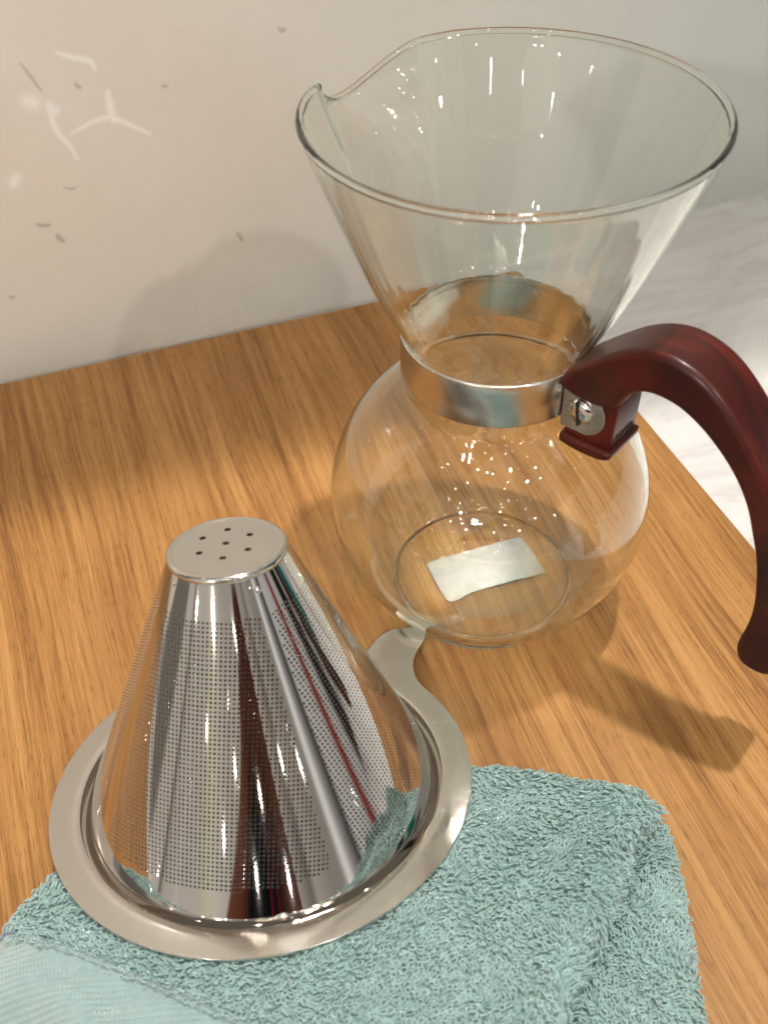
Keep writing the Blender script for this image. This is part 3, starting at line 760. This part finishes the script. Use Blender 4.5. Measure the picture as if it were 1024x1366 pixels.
# terry loops
def make_loops():
    pts = []
    sp_ = .00112
    xs = np.arange(-.172, .052, sp_); ys = np.arange(-.200, -.083, sp_)
    A_, B_ = np.meshgrid(xs, ys); A_ = A_ + (np.arange(len(ys)) % 2)[:, None] * sp_ / 2
    P = np.stack([A_.ravel(), B_.ravel()], 1); P += rng.normal(0, sp_ * .28, P.shape)
    d = dist_out(P); b = seg_side(P, BORDER)
    keep = (d > .0002) & (b > .0006)
    P = P[keep]
    # a denser row on the steep outer sides
    ex = []
    for (a, b_) in zip(OA, np.roll(OA, -1, 0)):
        L = np.hypot(*(b_ - a)); n_ = max(1, int(L / .0012))
        for k in range(n_):
            for dd2 in (.0003, .0008, .0014, .0022): ex.append(a + (b_ - a) * (k + rng.random()) / n_ + np.array([-(b_ - a)[1], (b_ - a)[0]]) / L * (dd2 + rng.normal(0, .0002)))
    ex = np.array(ex); de = dist_out(ex); be = seg_side(ex, BORDER)
    ex = ex[(be > .0006) & (ex[:, 1] > -.205) & (de > 0)]
    P = np.concatenate([P, ex]); n_ = len(P)
    h, _ = towel_h(P); ep = .0006
    hx, _ = towel_h(P + [ep, 0]); hy, _ = towel_h(P + [0, ep])
    h0, _ = towel_h(P - [ep, 0]); h1, _ = towel_h(P - [0, ep])
    nrm = np.stack([-(hx - h0) / (2 * ep), -(hy - h1) / (2 * ep), np.ones(n_)], 1); nrm[:, :2] = np.clip(nrm[:, :2], -3, 3)
    nrm /= np.linalg.norm(nrm, axis=1, keepdims=True)
    # lean direction: coherent patches plus scatter
    ang = np.array([noise.noise(Vector((p[0] * 70, p[1] * 70, 0))) * 4.2 + noise.noise(Vector((p[0] * 22, p[1] * 22, 5))) * 3 for p in P]) - 1.2 + rng.normal(0, .75, n_)
    t1 = np.stack([np.cos(ang), np.sin(ang), np.zeros(n_)], 1); t1 -= nrm * np.sum(t1 * nrm, 1, keepdims=True); t1 /= np.linalg.norm(t1, axis=1, keepdims=True)
    t2 = np.cross(nrm, t1)
    L = rng.uniform(.0015, .0030, n_); Wd = rng.uniform(.00040, .00080, n_); Hh = rng.uniform(.0013, .0026, n_); rad = rng.uniform(.00017, .00025, n_)
    # loops under the flange are squashed
    pl = F.z - (dn.x * (P[:, 0] - F.x) + dn.y * (P[:, 1] - F.y)) / dn.z; rr_ = np.hypot(P[:, 0] - F.x, (P[:, 1] - F.y) / dn.z)
    room_ = np.clip(pl - .0012 - .0068 * (rr_ < .0595) - h, .0003, .01); Hh = np.where(rr_ < .068, np.minimum(Hh, room_), Hh)
    K = 9; Rg = 4
    tt = np.linspace(0, 1, K)
    base = np.concatenate([P, h[:, None]], 1) - np.array([inv.x, inv.y, 0])
    tw = rng.uniform(-.5, .5, n_)
    cen = (base[:, None, :] + t1[:, None, :] * (L[:, None] * (np.sin(np.pi * tt) ** 1.1)[None, :])[..., None]
           + t2[:, None, :] * ((Wd[:, None] * np.sin(2 * np.pi * tt)[None, :]) + (Wd * tw)[:, None] * tt[None, :])[..., None]
           + nrm[:, None, :] * (Hh[:, None] * (np.sin(np.pi * tt) ** .8)[None, :] - .0002)[..., None])
    tan = np.gradient(cen, axis=1); tan /= np.linalg.norm(tan, axis=2, keepdims=True)
    up = np.broadcast_to((nrm + .01)[:, None, :], tan.shape)
    a1 = np.cross(tan, up); a1 /= np.linalg.norm(a1, axis=2, keepdims=True) + 1e-9; a2 = np.cross(tan, a1)
    ph = np.arange(Rg) * 2 * np.pi / Rg
    V = cen[:, :, None, :] + rad[:, None, None, None] * (a1[:, :, None, :] * np.cos(ph)[None, None, :, None] + a2[:, :, None, :] * np.sin(ph)[None, None, :, None])
    V = V.reshape(-1, 3)
    k_, r_ = np.meshgrid(np.arange(K - 1), np.arange(Rg), indexing='ij')
    q = np.stack([k_ * Rg + r_, k_ * Rg + (r_ + 1) % Rg, (k_ + 1) * Rg + (r_ + 1) % Rg, (k_ + 1) * Rg + r_], -1).reshape(-1, 4)
    Fq = (q[None] + (np.arange(n_) * K * Rg)[:, None, None]).reshape(-1, 4)
    me = bpy.data.meshes.new('terry_loops'); me.vertices.add(len(V)); me.vertices.foreach_set('co', V.astype(np.float32).ravel())
    me.loops.add(Fq.size); me.loops.foreach_set('vertex_index', Fq.astype(np.int32).ravel())
    me.polygons.add(len(Fq)); me.polygons.foreach_set('loop_start', (np.arange(len(Fq)) * 4).astype(np.int32)); me.polygons.foreach_set('loop_total', np.full(len(Fq), 4, np.int32))
    me.update(); me.shade_smooth()
    print('loops', n_, 'quads', len(Fq))
    o = link('terry_loops', me, M_terry, towel); o['kind'] = 'stuff'
    return o
make_loops()
# stitched seam along the woven border
def seam():
    line = [Vector((p[0], p[1], 0)) for p in BORDER]; c = catmull(line, 24, False); vs = []; fs = []
    d = 0; on = True; L = []
    for i in range(len(c) - 1):
        P = np.array([[c[i].x, c[i].y]]);
        if dist_out(P)[0] < .001: continue
        if i % 3 == 2: continue
        tan = (c[i + 1] - c[i]).normalized(); sd = Vector((-tan.y, tan.x, 0))
        for o_ in (-.0006, .0008):
            p = c[i] + sd * (o_ + random.uniform(-.0002, .0002)); z = float(towel_h(np.array([[p.x, p.y]]))[0][0]) + .0015
            ln_ = tan * .0011; w = sd * .00022; s = len(vs)
            for q, zz in ((p - ln_, 0), (p - w, .0002), (p + ln_, 0), (p + w, .0002), (p, .00045)): vs.append((q.x - inv.x, q.y - inv.y, z + zz))
            fs += [(s, s + 1, s + 4), (s + 1, s + 2, s + 4), (s + 2, s + 3, s + 4), (s + 3, s, s + 4)]
    o = mesh('seam_stitching', vs, fs, M_thread, towel); o['kind'] = 'stuff'
seam()
